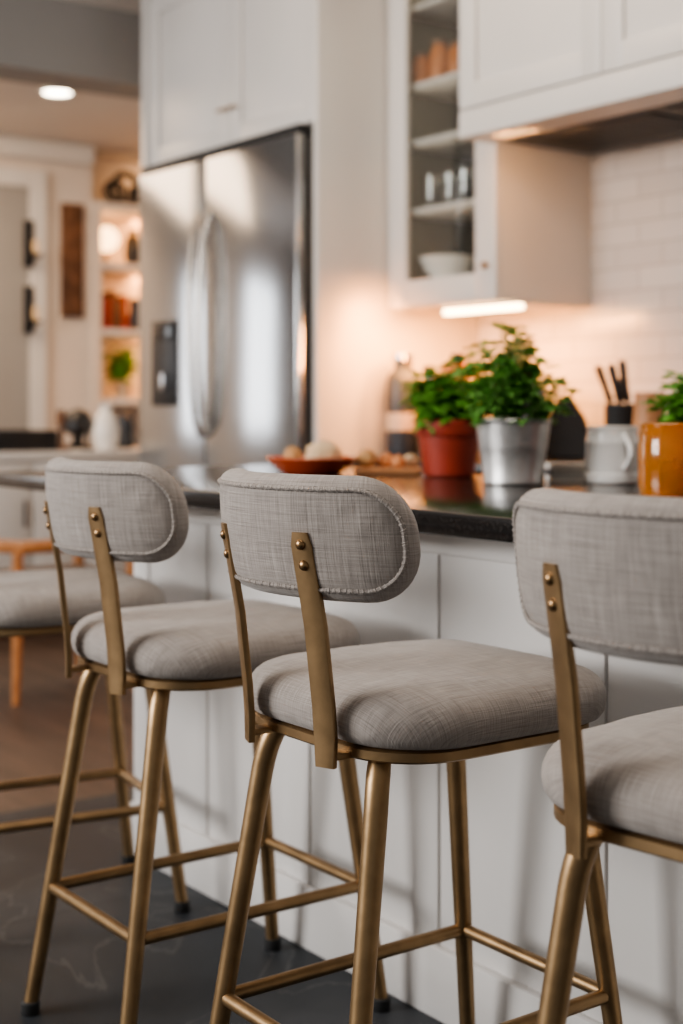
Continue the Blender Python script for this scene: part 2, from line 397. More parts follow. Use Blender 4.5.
    for sx in (-1, 1):
        for sy in (-1, 1):
            top = Vector((sx*.128, sy*(.172 if sy < 0 else .172), .560)); ft = Vector((sx*.170, sy*(.256 if sy < 0 else .238), .012))
            d = (ft-top); q0 = Vector((top.x-sx*.020, top.y-sy*.022, .6005)); q1 = Vector((top.x-sx*.004, top.y-sy*.004, .588)); q2 = top+d*.06
            pts = [q0*(1-u)**2+q1*2*u*(1-u)+q2*u*u for u in [k/9 for k in range(10)]] + [top+d*.5, top+d*.98, ft]
            rr = [.0136+.0020*min(1, k/5) for k in range(10)]+[.0144,.0125,.0124]
            lg = obj('leg', tube(B(), pts, rr, 20), 'brass', t)
            bm = B(); lathe(bm, [(0,0),(.0148,0),(.0160,.003),(.0158,.020),(.0133,.022),(0,.022)], (ft.x, ft.y, 0), 20)
            obj('rubber_foot', bm, 'rubber', lg)
            feet[(sx, sy)] = top+d*((top.z-zr)/(top.z-ft.z))
    for a, b_ in (((-1,-1),(1,-1)), ((1,-1),(1,1)), ((1,1),(-1,1)), ((-1,1),(-1,-1))):
        p, q = feet[a], feet[b_]; u = (q-p).normalized()
        obj('footrest_rail', tube(B(), [p+u*.011, p+u*.014, q-u*.014, q-u*.011], .0100, 14), 'brass', t)
    return t
s2 = make_stool('grey linen bar stool in sharp focus, second from the right, fully in view')
s2.location = (-1.54, 1.254, 0)
dup(s2, (-.955, 1.262, 0), math.radians(7), 'nearest grey linen bar stool, its backrest and seat cut off by the right edge')
dup(s2, (-2.107, 1.254, 0), 0, 'grey linen bar stool whose backrest stands in front of the fridge')
dup(s2, (-2.762, 1.245, 0), math.radians(-9), 'farthest grey bar stool, only its seat and legs in view at the left edge')
# ---------------------------------------------------------------- island
isl = thing('kitchen_island', 'white panelled kitchen island base behind the bar stools', 'kitchen island', (-1.4, 1.85, 0))
IX0, IX1, IY0, IY1 = -2.96, .25, 1.558, 2.22
obj('carcass', box(B(), IX0, IX1, IY0, IY1, 0, .8275, .003), 'white2', isl, True)
bt = B()
xs = [PY(q, 600, IY0)[0] for q in (427, 590)]
xs = [xs[0]-2*(xs[1]-xs[0]), xs[0]-(xs[1]-xs[0]), xs[0], xs[1], xs[1]+(xs[1]-xs[0]), xs[1]+2*(xs[1]-xs[0])]
for x in [IX0+.035] + [v for v in xs if v > IX0+.15 and v < IX1-.1]:
    box(bt, x-.035, x+.035, IY0-.006, IY0+.002, .12, .785, .0025)
obj('batten', bt, 'white2', isl, True)
bt = B(); box(bt, IX0, IX1, IY0-.006, IY0+.002, .785, .8275, .0025)
obj('top_rail', bt, 'white2', isl, True)
bt = B(); box(bt, IX0-.006, IX1, IY0-.018, IY0+.002, 0, .12, .004)
obj('base_trim', bt, 'white2', isl, True)
wt = obj('island_worktop', box(B(), -3.56, .33, 1.458, 2.385, .830, CTZ, .006, 3), 'granite')
tag(wt, 'polished black granite worktop of the island, behind the bar stools', 'worktop')
def shaker(bm, x0, x1, y, z0, z1, st=.065, th=.022):
    box(bm, x0, x1, y-th*.45, y, z0, z1, .001)
    box(bm, x0, x0+st, y-th, y-th*.4, z0, z1, .002); box(bm, x1-st, x1, y-th, y-th*.4, z0, z1, .002)
    box(bm, x0+st, x1-st, y-th, y-th*.4, z0, z0+st, .002); box(bm, x0+st, x1-st, y-th, y-th*.4, z1-st, z1, .002)
    return bm
# ---------------------------------------------------------------- back base cabinets + counter
ex = [-3.99, -3.42, -2.76, -2.1, -1.4, -.7, .0]
for i in range(6):
    a, b_ = ex[i], ex[i+1]
    lab = ['white base cabinet beside the fridge panel', 'white base cabinet under the left half of the hood', 'white base cabinet under the right half of the hood', 'white base cabinet right of the hood', 'white base cabinet second to the right of the hood', 'white base cabinet at the right end of the back run'][i]
    t = thing('base_cabinet', lab, 'cabinet', ((a+b_)/2, 3.2, 0), 0, 'base cabinets along the back wall')
    obj('body', box(B(), a+.001, b_-.001, 2.90, WY-.001, .0, .8275), 'white', t, True)
    dd = obj('door', shaker(B(), a+.004, b_-.004, 2.90, .1, .815), 'white', t, True)
    obj('handle', tube(B(), [(b_-.05, 2.862, .6), (b_-.05, 2.862, .74)], .006), 'brass', dd, True)
wb = obj('back_worktop', box(B(), -3.988, .05, 2.855, WY-.001, .828, CTZ, .005), 'granite')
tag(wb, 'black granite worktop along the tiled wall under the wall cabinets', 'worktop')
# ---------------------------------------------------------------- fridge
FX0, FXS, FX1 = -5.17, -4.64, -4.024
FT, FY = 1.985, 2.735
fg = thing('refrigerator', 'stainless steel side-by-side fridge with two curved handles', 'refrigerator', (-4.63, 3.15, 0))
obj('body', box(B(), FX0+.004, FX1-.003, FY+.034, WY-.03, .0, FT-.01, .004), 'steeld', fg, True)
for (a, b_, hs) in ((FX0, FXS-.004, 1), (FXS+.004, FX1, -1)):
    dr = obj('door', box(B(), a, b_, FY, FY+.031, .07, FT-.005, .007, 4), 'steel', fg, True)
    hx = (b_-.026) if hs == 1 else (a+.020)
    pts = []
    for k in range(17):
        u = k/16; z = .93+u*.85
        pts.append((hx-hs*.016*u*u, FY-.003-.042*math.sin(PI*u)**.4 if 0 < k < 16 else FY+.003, z))
    obj('handle', tube(B(), pts, .0115, 12), 'bronze', dr, True)
    if hs == 1:
        xa, za = PY(153, 322, FY); xb, zb = PY(178, 406, FY)
        ds = B(); box(ds, xa, xb, FY-.007, FY+.002, zb, za, .004)
        dp = obj('dispenser', ds, 'black', dr, True)
        q = B(); box(q, xa+.012, xb-.012, FY-.013, FY-.006, za-.07, za-.015, .003); obj('display', q, 'blackg', dp, True)
        q = B(); box(q, (xa+xb)/2-.02, (xa+xb)/2+.02, FY-.02, FY-.006, zb+.06, zb+.13, .004); obj('lever', q, 'steel', dp, True)
obj('toe_grille', box(B(), FX0+.02, FX1-.02, FY+.005, FY+.033, .01, .065), 'black', fg, True)
obj('gap_shade_infill', box(B(), FX0+.002, FX1-.002, FY+.012, 3.4, FT-.004, FT+.028), 'blackm', fg, True)  # black infill for the shade in the gap over the fridge
fc = thing('fridge_cabinet', 'tall white cabinet surround over and beside the fridge', 'cabinet', (-4.63, 3.2, 0))
obj('side_panel', box(B(), -4.022, -3.993, 2.80, WY-.001, 0, 2.7495, .002), 'white', fc, True)
obj('side_panel', box(B(), -5.27, -5.238, 2.80, WY-.001, 0, 2.7495, .002), 'white', fc, True)
obj('body', box(B(), -5.237, -4.023, 2.845, WY-.001, 2.03, 2.7495), 'white', fc, True)
sx_ = PY(230, 60, 2.82)[0]
for i, (a, b_) in enumerate(((-5.235, sx_-.002), (sx_+.002, -4.026))):
    dd = obj('door', shaker(B(), a, b_, 2.843, 2.033, 2.73, .07), 'white', fc, True)
    hx = sx_-.035 if i == 0 else sx_+.035
    _, hz = PY(228, 110, 2.82)
    obj('handle', tube(B(), [(hx-.028, 2.80, hz), (hx+.028, 2.80, hz)], .006), 'brass', dd, True)
# ---------------------------------------------------------------- glass wall cabinet
GX0, GX1, GYF, GZ0, GZ1 = -3.99, -3.415, 3.12, 1.385, 2.7495
gc = thing('glass_cabinet', 'white wall cabinet with glazed door showing shelves of glassware', 'cabinet', (-3.7, 3.3, GZ0))
bm = B()
box(bm, GX0+.001, GX0+.02, GYF, WY-.001, GZ0, GZ1); box(bm, GX1-.02, GX1-.001, GYF, WY-.001, GZ0, GZ1)
box(bm, GX0+.02, GX1-.02, GYF, WY-.001, GZ0, GZ0+.02); box(bm, GX0+.02, GX1-.02, GYF, WY-.001, GZ1-.02, GZ1)
obj('body', bm, 'white', gc, True)
bm = B(); box(bm, GX0+.021, GX1-.021, WY-.015, WY-.002, GZ0+.021, GZ1-.021); box(bm, GX0+.0205, GX0+.0225, GYF+.001, WY-.0155, GZ0+.021, GZ1-.021)
obj('back_panel', bm, 'cabin', gc, True)
shz = [1.735, 1.975, 2.175, 2.45, 1.485]
for z in shz: obj('shelf', box(B(), GX0+.023, GX1-.021, GYF+.02, WY-.016, z-.018, z, .001), 'white', gc, True)
bm = B(); st = .105
box(bm, GX0+.003, GX0+st, GYF-.022, GYF-.001, GZ0+.002, GZ1-.002, .002); box(bm, GX1-st, GX1-.003, GYF-.022, GYF-.001, GZ0+.002, GZ1-.002, .002)
box(bm, GX0+st, GX1-st, GYF-.022, GYF-.001, GZ0+.002, GZ0+.095, .002); box(bm, GX0+st, GX1-st, GYF-.022, GYF-.001, GZ1-.1, GZ1-.002, .002)
gd = obj('door', bm, 'white', gc, True)
obj('pane', box(B(), GX0+st, GX1-st, GYF-.013, GYF-.009, GZ0+.095, GZ1-.1), 'glass', gd, True)
kb = B(); lathe(kb, [(0,.022),(.010,.021),(.013,.016),(.011,.010),(.005,.006),(.005,0)], n=18)
bmesh.ops.rotate(kb, verts=kb.verts, cent=(0,0,0), matrix=Matrix.Rotation(PI/2, 3, 'X')); bmesh.ops.translate(kb, verts=kb.verts, vec=(GX1-.045, GYF-.022, 1.50))
obj('knob', kb, 'brass', gd, True)
ub = thing('cabinet_light', 'warm glowing light bar under the glass-door wall cabinet', 'light', (-3.66, 3.25, 1.362))
obj('diffuser', box(B(), -3.81, -3.43, 3.205, 3.235, 1.362, 1.378, .004), 'led', ub, True)
obj('housing', box(B(), -3.82, -3.42, 3.20, WY-.001, 1.3785, 1.3848), 'white', ub, True)
def cup(bm, r, h, th=.003, c=(0,0,0), flare=1.1, foot=.9):
    return lathe(bm, [(0,0),(r*foot,0),(r,h*.15),(r*flare,h),(r*flare-th,h),(r-th,h*.18),(r*foot-th,.006),(0,.006)], c, 28)
bw = obj('serving_bowl', lathe(B(), [(0,0),(.05,0),(.052,.008),(.08,.03),(.103,.082),(.100,.083),(.076,.035),(.045,.014),(0,.012)], n=36), 'enamel')
bw.location = (-3.835, 3.25, 1.4855); tag(bw, 'pale bowl on the bottom shelf inside the glass cabinet', 'bowl')
gl0 = None
for i, (x, y) in enumerate(((-3.85, 3.20), (-3.76, 3.21), (-3.67, 3.20), (-3.81, 3.31), (-3.71, 3.32))):
    o = obj('drinking_glass', cup(B(), .038, .115), 'tumbler') if gl0 is None else gl0.copy()
    if gl0 is None: gl0 = o
    else: C.objects.link(o)
    o.location = (x, y, shz[0]+.0005); tag(o, 'clear drinking glass on the lower shelf of the glass cabinet', 'glass', 'glasses in the cabinet')
for i, (x, y, h) in enumerate(((-3.915, 3.20, .11), (-3.83, 3.21, .14), (-3.74, 3.22, .12))):
    t = thing('storage_jar', ['short amber storage jar at the left on the upper cabinet shelf', 'tallest amber storage jar in the middle of the upper cabinet shelf', 'amber storage jar at the right on the upper cabinet shelf'][i], 'jar', (x, y, shz[2]+.0005), 0, 'jars in the cabinet')
    obj('jar_body', lathe(B(), [(0,0),(.034,0),(.037,.006),(.037,h*.75),(.028,h*.88),(.028,h*.93),(0,h*.93)], n=24), 'spice', t)
    obj('lid', lathe(B(), [(0,h*.93),(.031,h*.93),(.031,h*1.03),(.028,h*1.05),(0,h*1.05)], n=24), 'darkw', t)
# ---------------------------------------------------------------- hood cabinet
HX0, HX1, HYF, HZ = -3.41, -2.10, 2.955, 1.885
hc = thing('hood_cabinet', 'white wall cabinet with built-in cooker hood underneath, top right', 'range hood', (-2.76, 3.2, HZ))
bm = B()
box(bm, HX0+.001, HX1, HYF, WY-.001, HZ+.09, 2.7495)
obj('body', bm, 'white', hc, True)
bm = B(); box(bm, HX0+.001, HX1, HYF-.022, HYF, HZ, HZ+.085, .003); box(bm, HX0+.001, HX0+.02, HYF, WY-.001, HZ, HZ+.0895, .001); box(bm, HX1-.02, HX1, HYF, WY-.001, HZ, HZ+.0895, .001); box(bm, HX0+.02, HX1-.02, HYF, HYF+.12, HZ+.001, HZ+.0895)
obj('bottom_rail', bm, 'white', hc, True)
seam = PY(607, 60, HYF)[0]
for i, (a, b_) in enumerate(((HX0+.003, seam-.002), (seam+.002, HX1-.003))):
    obj('door', shaker(B(), a, b_, HYF-.0005, HZ+.09, 2.73, .075), 'white', hc, True)
hd = obj('hood_insert', box(B(), HX0+.03, HX1-.03, HYF+.125, WY-.04, HZ+.004, HZ+.088, .003), 'steeld', hc, True)
for i in range(2):
    bm = B(); x0 = HX0+.12+i*.56
    box(bm, x0, x0+.5, HYF+.17, WY-.1, HZ-.002, HZ+.0045, .001)
    for k in range(12): box(bm, x0+.02+k*.04, x0+.035+k*.04, HYF+.19, WY-.12, HZ-.005, HZ-.0015)
    obj('filter', bm, 'steeld', hd, True)
bm = B(); box(bm, HX0+.10, HX0+.24, HYF+.03, HYF+.09, HZ-.002, HZ+.0015, .0008)
obj('hood_light', bm, 'hoodl', hc, True)
# ---------------------------------------------------------------- plants
def leaf(bm, p, d, up, L, W, curl=.3, fold=.25):
    d = d.normalized(); s = d.cross(up).normalized() if d.cross(up).length > .01 else Vector((1,0,0)); u = s.cross(d).normalized()
    rows = []
    for k, wf in enumerate((.12, .75, 1.0, .8, .35, .02)):
        t = k/5; c = p+d*(L*t)-u*(curl*L*t*t)
        rows.append((bm.verts.new(c-s*W*.5*wf+u*W*fold*wf*.5), bm.verts.new(c), bm.verts.new(c+s*W*.5*wf+u*W*fold*wf*.5)))
    for a, b_ in zip(rows, rows[1:]):
        bm.faces.new((a[0], a[1], b_[1], b_[0])); bm.faces.new((a[1], a[2], b_[2], b_[1]))
def rnd(a, b_): return random.uniform(a, b_)
def foliage(t, z0, r0, hgt, spread, nst, lmin, lmax, wr, mat, matname='foliage', lobes=False, jit=.25, k0=2):
    fb = B(); sb = B()
    for i in range(nst):
        an = rnd(0, 2*PI); q = math.sqrt(rnd(0, 1)); h = hgt*(1-.45*q*q)*rnd(1-jit, 1.08)
        b0_ = Vector((math.cos(an)*r0*.6*q, math.sin(an)*r0*.6*q, z0)); tp = Vector((math.cos(an)*spread*q, math.sin(an)*spread*q, z0+h))
        md = (b0_+tp)/2+Vector((math.cos(an), math.sin(an), 0))*(-.1*spread*q)+Vector((0,0,h*.12))
        pts = [b0_*(1-u)**2+md*2*u*(1-u)+tp*u*u for u in [k/6 for k in range(7)]]
        tube(sb, pts, [.0018*(1-.08*k) for k in range(7)], 5)
        for k in range(k0, 7):
            nn = 4 if k == 6 else 2
            a0 = rnd(0, PI)
            for j in range(nn):
                a = a0+2*PI*j/nn+rnd(-.3,.3); el = rnd(.1,.7) if k == 6 else rnd(-.25,.4)
                dd = Vector((math.cos(a)*math.cos(el), math.sin(a)*math.cos(el), math.sin(el)))
                L = rnd(lmin, lmax)*(.75 if k == 6 else 1)
                if lobes:
                    pp = pts[k]+dd*L*.5; tube(sb, [pts[k], pp], .0007, 4)
                    for e in (-.9, 0, .9):
                        d2 = Matrix.Rotation(e+rnd(-.15,.15), 3, 'Z') @ dd
                        leaf(fb, pp, d2, Vector((rnd(-.3,.3), rnd(-.3,.3), 1)), L*.62, L*.62*wr, rnd(.1,.4), .2)
                else: leaf(fb, pts[k]+dd*.004, dd, Vector((rnd(-.2,.2), rnd(-.2,.2), 1)), L, L*wr, rnd(.2,.7), -.35)
    obj('stem', sb, 'stem', t); obj(matname, fb, mat, t, fixn=False)
x, y, z = PZ(513, 484, CTZ)
t = thing('potted_herb', 'bushy green herb in a galvanised metal bucket on the island', 'potted plant', (x, y, CTZ+.0005))
obj('bucket', lathe(B(), [(0,0),(.062,0),(.065,.002),(.066,.008),(.064,.012),(.074,.075),(.075,.079),(.0755,.084),(.0815,.132),(.0845,.134),(.086,.138),(.0845,.142),(.081,.141),(.0795,.133),(.063,.012),(0,.01)], n=56), 'galv', t)
obj('soil', lathe(B(), [(0,.122),(.05,.124),(.0765,.120)], n=30), 'soil', t)
foliage(t, .12, .085, .215, .118, 42, .036, .058, .85, 'herb', lobes=True, jit=.5)
x, y, z = PZ(449, 476, CTZ)
t = thing('potted_basil', 'basil plant in a red terracotta pot, left of the metal bucket', 'potted plant', (x, y, CTZ+.0005))
obj('pot', lathe(B(), [(0,0),(.058,0),(.062,.003),(.075,.098),(.083,.1),(.085,.104),(.086,.134),(.083,.138),(.078,.137),(.076,.1),(.06,.012),(0,.01)], n=48), 'red', t)
obj('soil', lathe(B(), [(0,.118),(.05,.12),(.0755,.116)], n=30), 'soil', t)
foliage(t, .115, .07, .165, .094, 40, .042, .066, .66, 'basil')
x, y, z = PZ(694, 489, CTZ)
t = thing('potted_herb', 'small bright green herb pot at the right edge behind the amber pot', 'potted plant', (x, y, CTZ+.0005))
obj('pot', lathe(B(), [(0,0),(.045,0),(.06,.11),(.063,.115),(.060,.118),(.056,.11),(.043,.01),(0,.01)], n=40), 'red', t)
obj('soil', lathe(B(), [(0,.1),(.054,.1)], n=30), 'soil', t)
foliage(t, .1, .05, .14, .08, 34, .03, .046, .7, 'basil')
# ---------------------------------------------------------------- worktop things
x, y, z = PZ(612, 483, CTZ)
t = thing('enamel_jug', 'white enamel jug between the metal bucket and the amber pot', 'jug', (x, y, CTZ+.0005), math.radians(-20))
bm = lathe(B(), [(0,0),(.057,0),(.061,.004),(.062,.02),(.0585,.024),(.0605,.03),(.0575,.085),(.0595,.089),(.054,.112),(.056,.124),(.054,.126),(.050,.112),(.055,.085),(.057,.02),(.05,.006),(0,.006)], n=44)
for v in bm.verts:                       # pull a pouring lip out of the rim
    if v.co.z > .1 and v.co.x < -.02 and abs(v.co.y) < .03: v.co.x -= .016*(1-abs(v.co.y)/.03)*(v.co.z-.1)/.026
obj('jug_body', bm, 'enamel', t)
hp = [(.054+.036*math.sin(PI*k/10), 0, .108-.078*k/10) for k in range(11)]
obj('handle', tube(B(), hp, .006, 10), 'enamel', t)
x, y, z = PZ(674, 500, CTZ)
t = thing('amber_pot', 'amber glass pot with side handle at the right edge of the worktop', 'pot', (x, y, CTZ+.0005), math.radians(120))
obj('pot_body', lathe(B(), [(0,0),(.052,0),(.058,.004),(.064,.03),(.064,.1),(.058,.128),(.061,.136),(.058,.138),(.054,.128),(.059,.1),(.059,.03),(.05,.008),(0,.008)], n=44), 'amber', t)
hp = [(.062+.036*math.sin(PI*k/10), 0, .112-.08*k/10) for k in range(11)]
obj('handle', tube(B(), hp, .007, 10), 'amber', t)
x, y, z = PZ(312, 474, CTZ)
DX, DY = x, y
t = thing('serving_dish', 'shallow orange-red ceramic dish holding bread on the island', 'dish', (x, y, CTZ+.0005))
obj('dish', lathe(B(), [(0,0),(.07,0),(.075,.003),(.1,.022),(.116,.038),(.119,.041),(.116,.043),(.108,.036),(.085,.014),(.06,.008),(0,.008)], n=50), 'redc', t)
def roll(name, loc, sx, sy, sz, rz, mat, label, cat, group):
    bm = B(); bmesh.ops.create_icosphere(bm, subdivisions=3, radius=1)
    for v in bm.verts:
        k = 1+.2*noise.noise(v.co*2.2+Vector(loc)*9); zz = v.co.z
        v.co = Vector((v.co.x*sx*k, v.co.y*sy*k, (zz if zz > 0 else zz*.6)*sz*k))
    mz = min(v.co.z for v in bm.verts); bmesh.ops.translate(bm, verts=bm.verts, vec=(0,0,-mz))
    o = obj(name, bm, mat); o.location = loc; o.rotation_euler = (0,0,rz); return tag(o, label, cat, group)
VR = math.radians(54)
def rel(dx, dy): return dx*math.cos(VR)-dy*math.sin(VR), dx*math.sin(VR)+dy*math.cos(VR)
for (dx, dy, a, b_, c_, m_, nm, lb) in ((.028, .022, .048, .026, .046, 'cream', 'bread_piece', 'long pale bread piece at the back right of the orange-red dish'),
      (.020, -.034, .038, .024, .036, 'cream', 'bread_piece', 'pale bread piece at the front of the orange-red dish'),
      (-.048, -.002, .024, .026, .036, 'bread', 'bread_piece', 'browner bread piece at the left end of the orange-red dish')):
    u, v_ = rel(dx, dy)
    roll(nm, (DX+u, DY+v_, CTZ+.0110), a, b_, c_, VR, m_, lb, 'bread', 'bread in the dish')
x, y, z = PZ(388, 474, CTZ)
cb = thing('cutting_board', 'small wooden board with food pieces between the dish and red pot', 'cutting board', (x, y, CTZ+.0005), VR)
bb = B(); pad(bb, .085, .05, .012, [(.003,0),(0,.002),(0,.013),(.003,.015)], lambda s,h,n: Vector((s,h,n)))
obj('board', bb, 'block', cb)
for i, (dx, dy, a, m_) in enumerate(((-.055, -.005, .030, 'bread'), (-.004, .012, .024, 'peach'), (.026, -.022, .021, 'peach'), (.058, .012, .023, 'cream'))):
    u, v_ = rel(dx, dy)
    roll('food_piece', (x+u, y+v_, CTZ+.0165), a*.9, a*.75, a*.95, VR, m_, ['brown crusty piece at the left on the small wooden board', 'orange piece in the middle back of the small wooden board', 'orange piece at the front of the small wooden board', 'pale piece at the right on the small wooden board'][i], 'food', 'food on the board')
x, y, z = PZ(569, 481, CTZ)
zz = CTZ+.0005
for i in range(3):
    hgt = (.014, .012, .014)[i]; w_ = (.040, .037, .034)[i]
    t = thing('book', ['pale book at the bottom of the stack beside the bucket', 'dark blue book in the middle of the stack beside the bucket', 'pale book on top of the stack beside the bucket'][i], 'book', (x, y, zz), math.radians(-36)+.06*i, 'books beside the bucket')
    obj('cover', box(B(), -w_, w_, -.05, -.05+.003, 0, hgt, .0005), 'bluec' if i == 1 else 'paper', t)
    bm = B(); box(bm, -w_, w_, -.047, .05, 0, .0015); box(bm, -w_, w_, -.047, .05, hgt-.0015, hgt)
    obj('boards', bm, 'bluec' if i == 1 else 'paper', t)
    obj('pages', box(B(), -w_+.003, w_-.003, -.0465, .047, .0016, hgt-.0016), 'paper', t)
    zz += hgt+.0004
X, _ = PY(569, 440, 3.36)
bm = B()
pr = [(-.08, 0), (.08, 0), (.055, .13), (.0, .215), (-.045, .19), (-.07, .1)]
v0 = [bm.verts.new((a, -.035, b_)) for a, b_ in pr]; v1 = [bm.verts.new((a, .035, b_)) for a, b_ in pr]
bm.faces.new(v0[::-1]); bm.faces.new(v1)
for k in range(6): bm.faces.new((v0[k], v0[(k+1)%6], v1[(k+1)%6], v1[k]))
bmesh.ops.recalc_face_normals(bm, faces=bm.faces); bmesh.ops.bevel(bm, geom=list(bm.edges), offset=.008, segments=3, affect='EDGES')
ck = obj('pointed_container', bm, 'blackm'); ck.location = (X, 3.36, CTZ+.0008); ck.rotation_euler = (0, 0, math.radians(40))
tag(ck, 'dark pointed container behind the books on the back worktop', 'container')
# knives in a dark holder
KX, _ = PY(621, 400, 3.14); KY = 3.14
kb_ = thing('knife_holder', 'dark round holder with black handled knives near the wall', 'knife holder', (KX, KY, CTZ+.0005))
obj('holder_body', lathe(B(), [(0,0),(.044,0),(.048,.005),(.048,.175),(.044,.18),(.040,.177),(.040,.01),(0,.01)], n=32), 'blackm', kb_)
obj('bristle_insert', lathe(B(), [(0,.0105),(.0395,.0105),(.0395,.170),(0,.171)], n=28), 'black', kb_)
vr = Vector((S, CO, 0)); vd = Vector((-CO, S, 0))
for kn, (off, dep, lean, ll) in enumerate(((-.028, -.006, -.36, .125), (-.004, -.014, -.24, .125), (.020, -.004, -.14, .135), (.002, .024, .10, .085))):
    t = thing('kitchen_knife', ['black handled knife leftmost in the dark holder', 'black handled knife second from the left in the dark holder', 'longest black handled knife in the dark holder', 'short black handled knife at the back of the dark holder'][kn], 'knife', (0,0,0), 0, 'knives in the dark holder')
    p = vr*off+vd*dep; t.location = (KX+p.x, KY+p.y, CTZ+.175)
    d3 = (vr*lean+Vector((0,0,1))).normalized()
    obj('bolster', tube(B(), [d3*.002, d3*.012], .006, 10), 'steel', t)
    obj('handle', tube(B(), [d3*.012, d3*.02, d3*.05, d3*(ll*.85), d3*ll], [.009,.0112,.0098,.0128,.010], 10), 'black', t)
UX, _ = PY(650, 400, 3.12)
t = thing('utensil_crock', 'round wooden crock right of the dark knife holder', 'crock', (UX, 3.12, CTZ+.0005))
obj('crock_body', lathe(B(), [(0,0),(.044,0),(.048,.006),(.05,.12),(.044,.2),(.046,.212),(.042,.212),(.04,.2),(.046,.12),(.044,.012),(0,.012)], n=36), 'block', t)
def bottle(name, x, y, r, h, mat, lidmat, label, cat):
    t = thing(name, label, cat, (x, y, CTZ+.0005))
    obj('bottle_body', lathe(B(), [(0,0),(r*.92,0),(r,.008),(r,h*.72),(r*.9,h*.79),(r*.55,h*.84),(r*.5,h*.9),(0,h*.9)], n=32), mat, t)
    obj('cap', lathe(B(), [(0,h*.9),(r*.62,h*.9),(r*.64,h*.91),(r*.6,h*.99),(0,h)], n=24), lidmat, t)
    obj('paper_label', lathe(B(), [(r*1.005,h*.25),(r*1.01,h*.25),(r*1.01,h*.42),(r*1.005,h*.42)], n=32), 'beige', t)
    return t
bottle('glass_bottle', -3.90, 3.10, .060, .36, 'bluec', 'steel', 'dark blue-grey bottle with silver cap next to the fridge panel', 'bottle')
bottle('metal_flask', -3.66, 3.02, .034, .31, 'steel', 'black', 'slim steel flask in front of the beige canister', 'flask')
bottle('glass_bottle', -3.56, 3.06, .040, .35, 'spice', 'black', 'amber bottle with black cap behind the basil plant', 'bottle')
bottle('glass_bottle', -3.40, 3.12, .044, .32, 'bluec', 'black', 'dark bottle behind the herb in the metal bucket', 'bottle')
t = thing('canister', 'round beige canister with lid under the wall cabinet light', 'canister', (-3.73, 3.22, CTZ+.0005))
obj('canister_body', lathe(B(), [(0,0),(.068,0),(.072,.006),(.072,.28),(.068,.29),(0,.29)], n=36), 'beige', t)
obj('lid', lathe(B(), [(0,.29),(.074,.29),(.075,.296),(.074,.315),(.02,.325),(.014,.33),(.018,.345),(.012,.355),(0,.357)], n=36), 'block', t)
t = thing('canister', 'dark small canister with lid at the right of the beige canister', 'canister', (-3.49, 3.32, CTZ+.0005))
obj('canister_body', lathe(B(), [(0,0),(.052,0),(.056,.006),(.056,.20),(.052,.21),(0,.21)], n=36), 'bluec', t)
obj('lid', lathe(B(), [(0,.21),(.058,.21),(.058,.235),(.02,.24),(.016,.26),(0,.262)], n=36), 'steel', t)
# ---------------------------------------------------------------- far room
SBX = -6.5
sy0, _ = PX(-80, 450, SBX+.45); sy1 = 3.45
sb = thing('sideboard', 'long white sideboard in the room beyond the fridge', 'sideboard', (SBX+.2, (sy0+sy1)/2, 0))
obj('body', box(B(), SBX, SBX+.42, sy0, sy1, .25, .80, .004), 'white', sb, True)
obj('top', box(B(), SBX-.01, SBX+.45, sy0-.02, sy1+.02, .80, .84, .004), 'white', sb, True)
obj('shadow_plinth', box(B(), SBX+.03, SBX+.38, sy0+.03, sy1-.03, 0, .25), 'darkw', sb, True)  # dark colour stands in for the shadow low under the sideboard
nd = 5; wdt = (sy1-sy0)/nd
for k in range(nd):
    dd = obj('door', box(B(), SBX+.421, SBX+.437, sy0+k*wdt+.006, sy0+(k+1)*wdt-.006, .26, .79, .003), 'white', sb, True)
    obj('handle', tube(B(), [(SBX+.45, sy0+(k+.85)*wdt, .5), (SBX+.45, sy0+(k+.85)*wdt, .62)], .006, 8), 'black', dd, True)
yb_, _ = PX(8, 440, SBX+.2)
t = thing('storage_tray', 'black storage tray on the sideboard at the left edge', 'tray', (SBX+.22, yb_, .8405))
bm = B(); box(bm, -.16, .16, -.17, .17, 0, .012, .003)
for a in ((-.16,.16,-.17,-.158),(-.16,.16,.158,.17),(-.16,-.148,-.158,.158),(.148,.16,-.158,.158)): box(bm, a[0], a[1], a[2], a[3], .012, .095, .002)
obj('tray', bm, 'black', t)
def on_side(name, px, dx, prof, mat, label, cat):
    yv, _ = PX(px, 430, SBX+dx)
    o = obj(name, lathe(B(), prof, n=32), mat); o.location = (SBX+dx, yv, .8405); return tag(o, label, cat)
on_side('vase', 106, .33, [(0,0),(.045,0),(.062,.05),(.064,.1),(.045,.16),(.027,.19),(.034,.215),(.03,.216),(.022,.19),(0,.18)], 'enamel', 'white rounded vase on the far sideboard left of the fridge', 'vase')
on_side('ornament', 78, .10, [(0,0),(.06,0),(.06,.015),(.025,.03),(.025,.06),(.075,.09),(.08,.13),(.05,.18),(0,.2)], 'black', 'dark rounded ornament on a foot beside the white vase', 'ornament')
on_side('ornament', 124, .10, [(0,0),(.045,0),(.055,.02),(.04,.07),(.05,.1),(.03,.16),(.0,.17)], 'bluec', 'low dark blue ornament right of the white vase', 'ornament')
on_side('candlestick', 88, .30, [(0,0),(.03,0),(.03,.01),(.01,.02),(.01,.09),(.018,.10),(.012,.11),(.012,.17),(0,.17)], 'black', 'slim black candlestick between the dark ornament and white vase', 'candlestick')
on_side('candlestick', 61, .33, [(0,0),(.045,0),(.045,.012),(.012,.03),(.012,.12),(.028,.14),(.02,.15),(.02,.19),(0,.19)], 'darkw', 'brown wooden candlestick right of the black tray', 'candlestick')
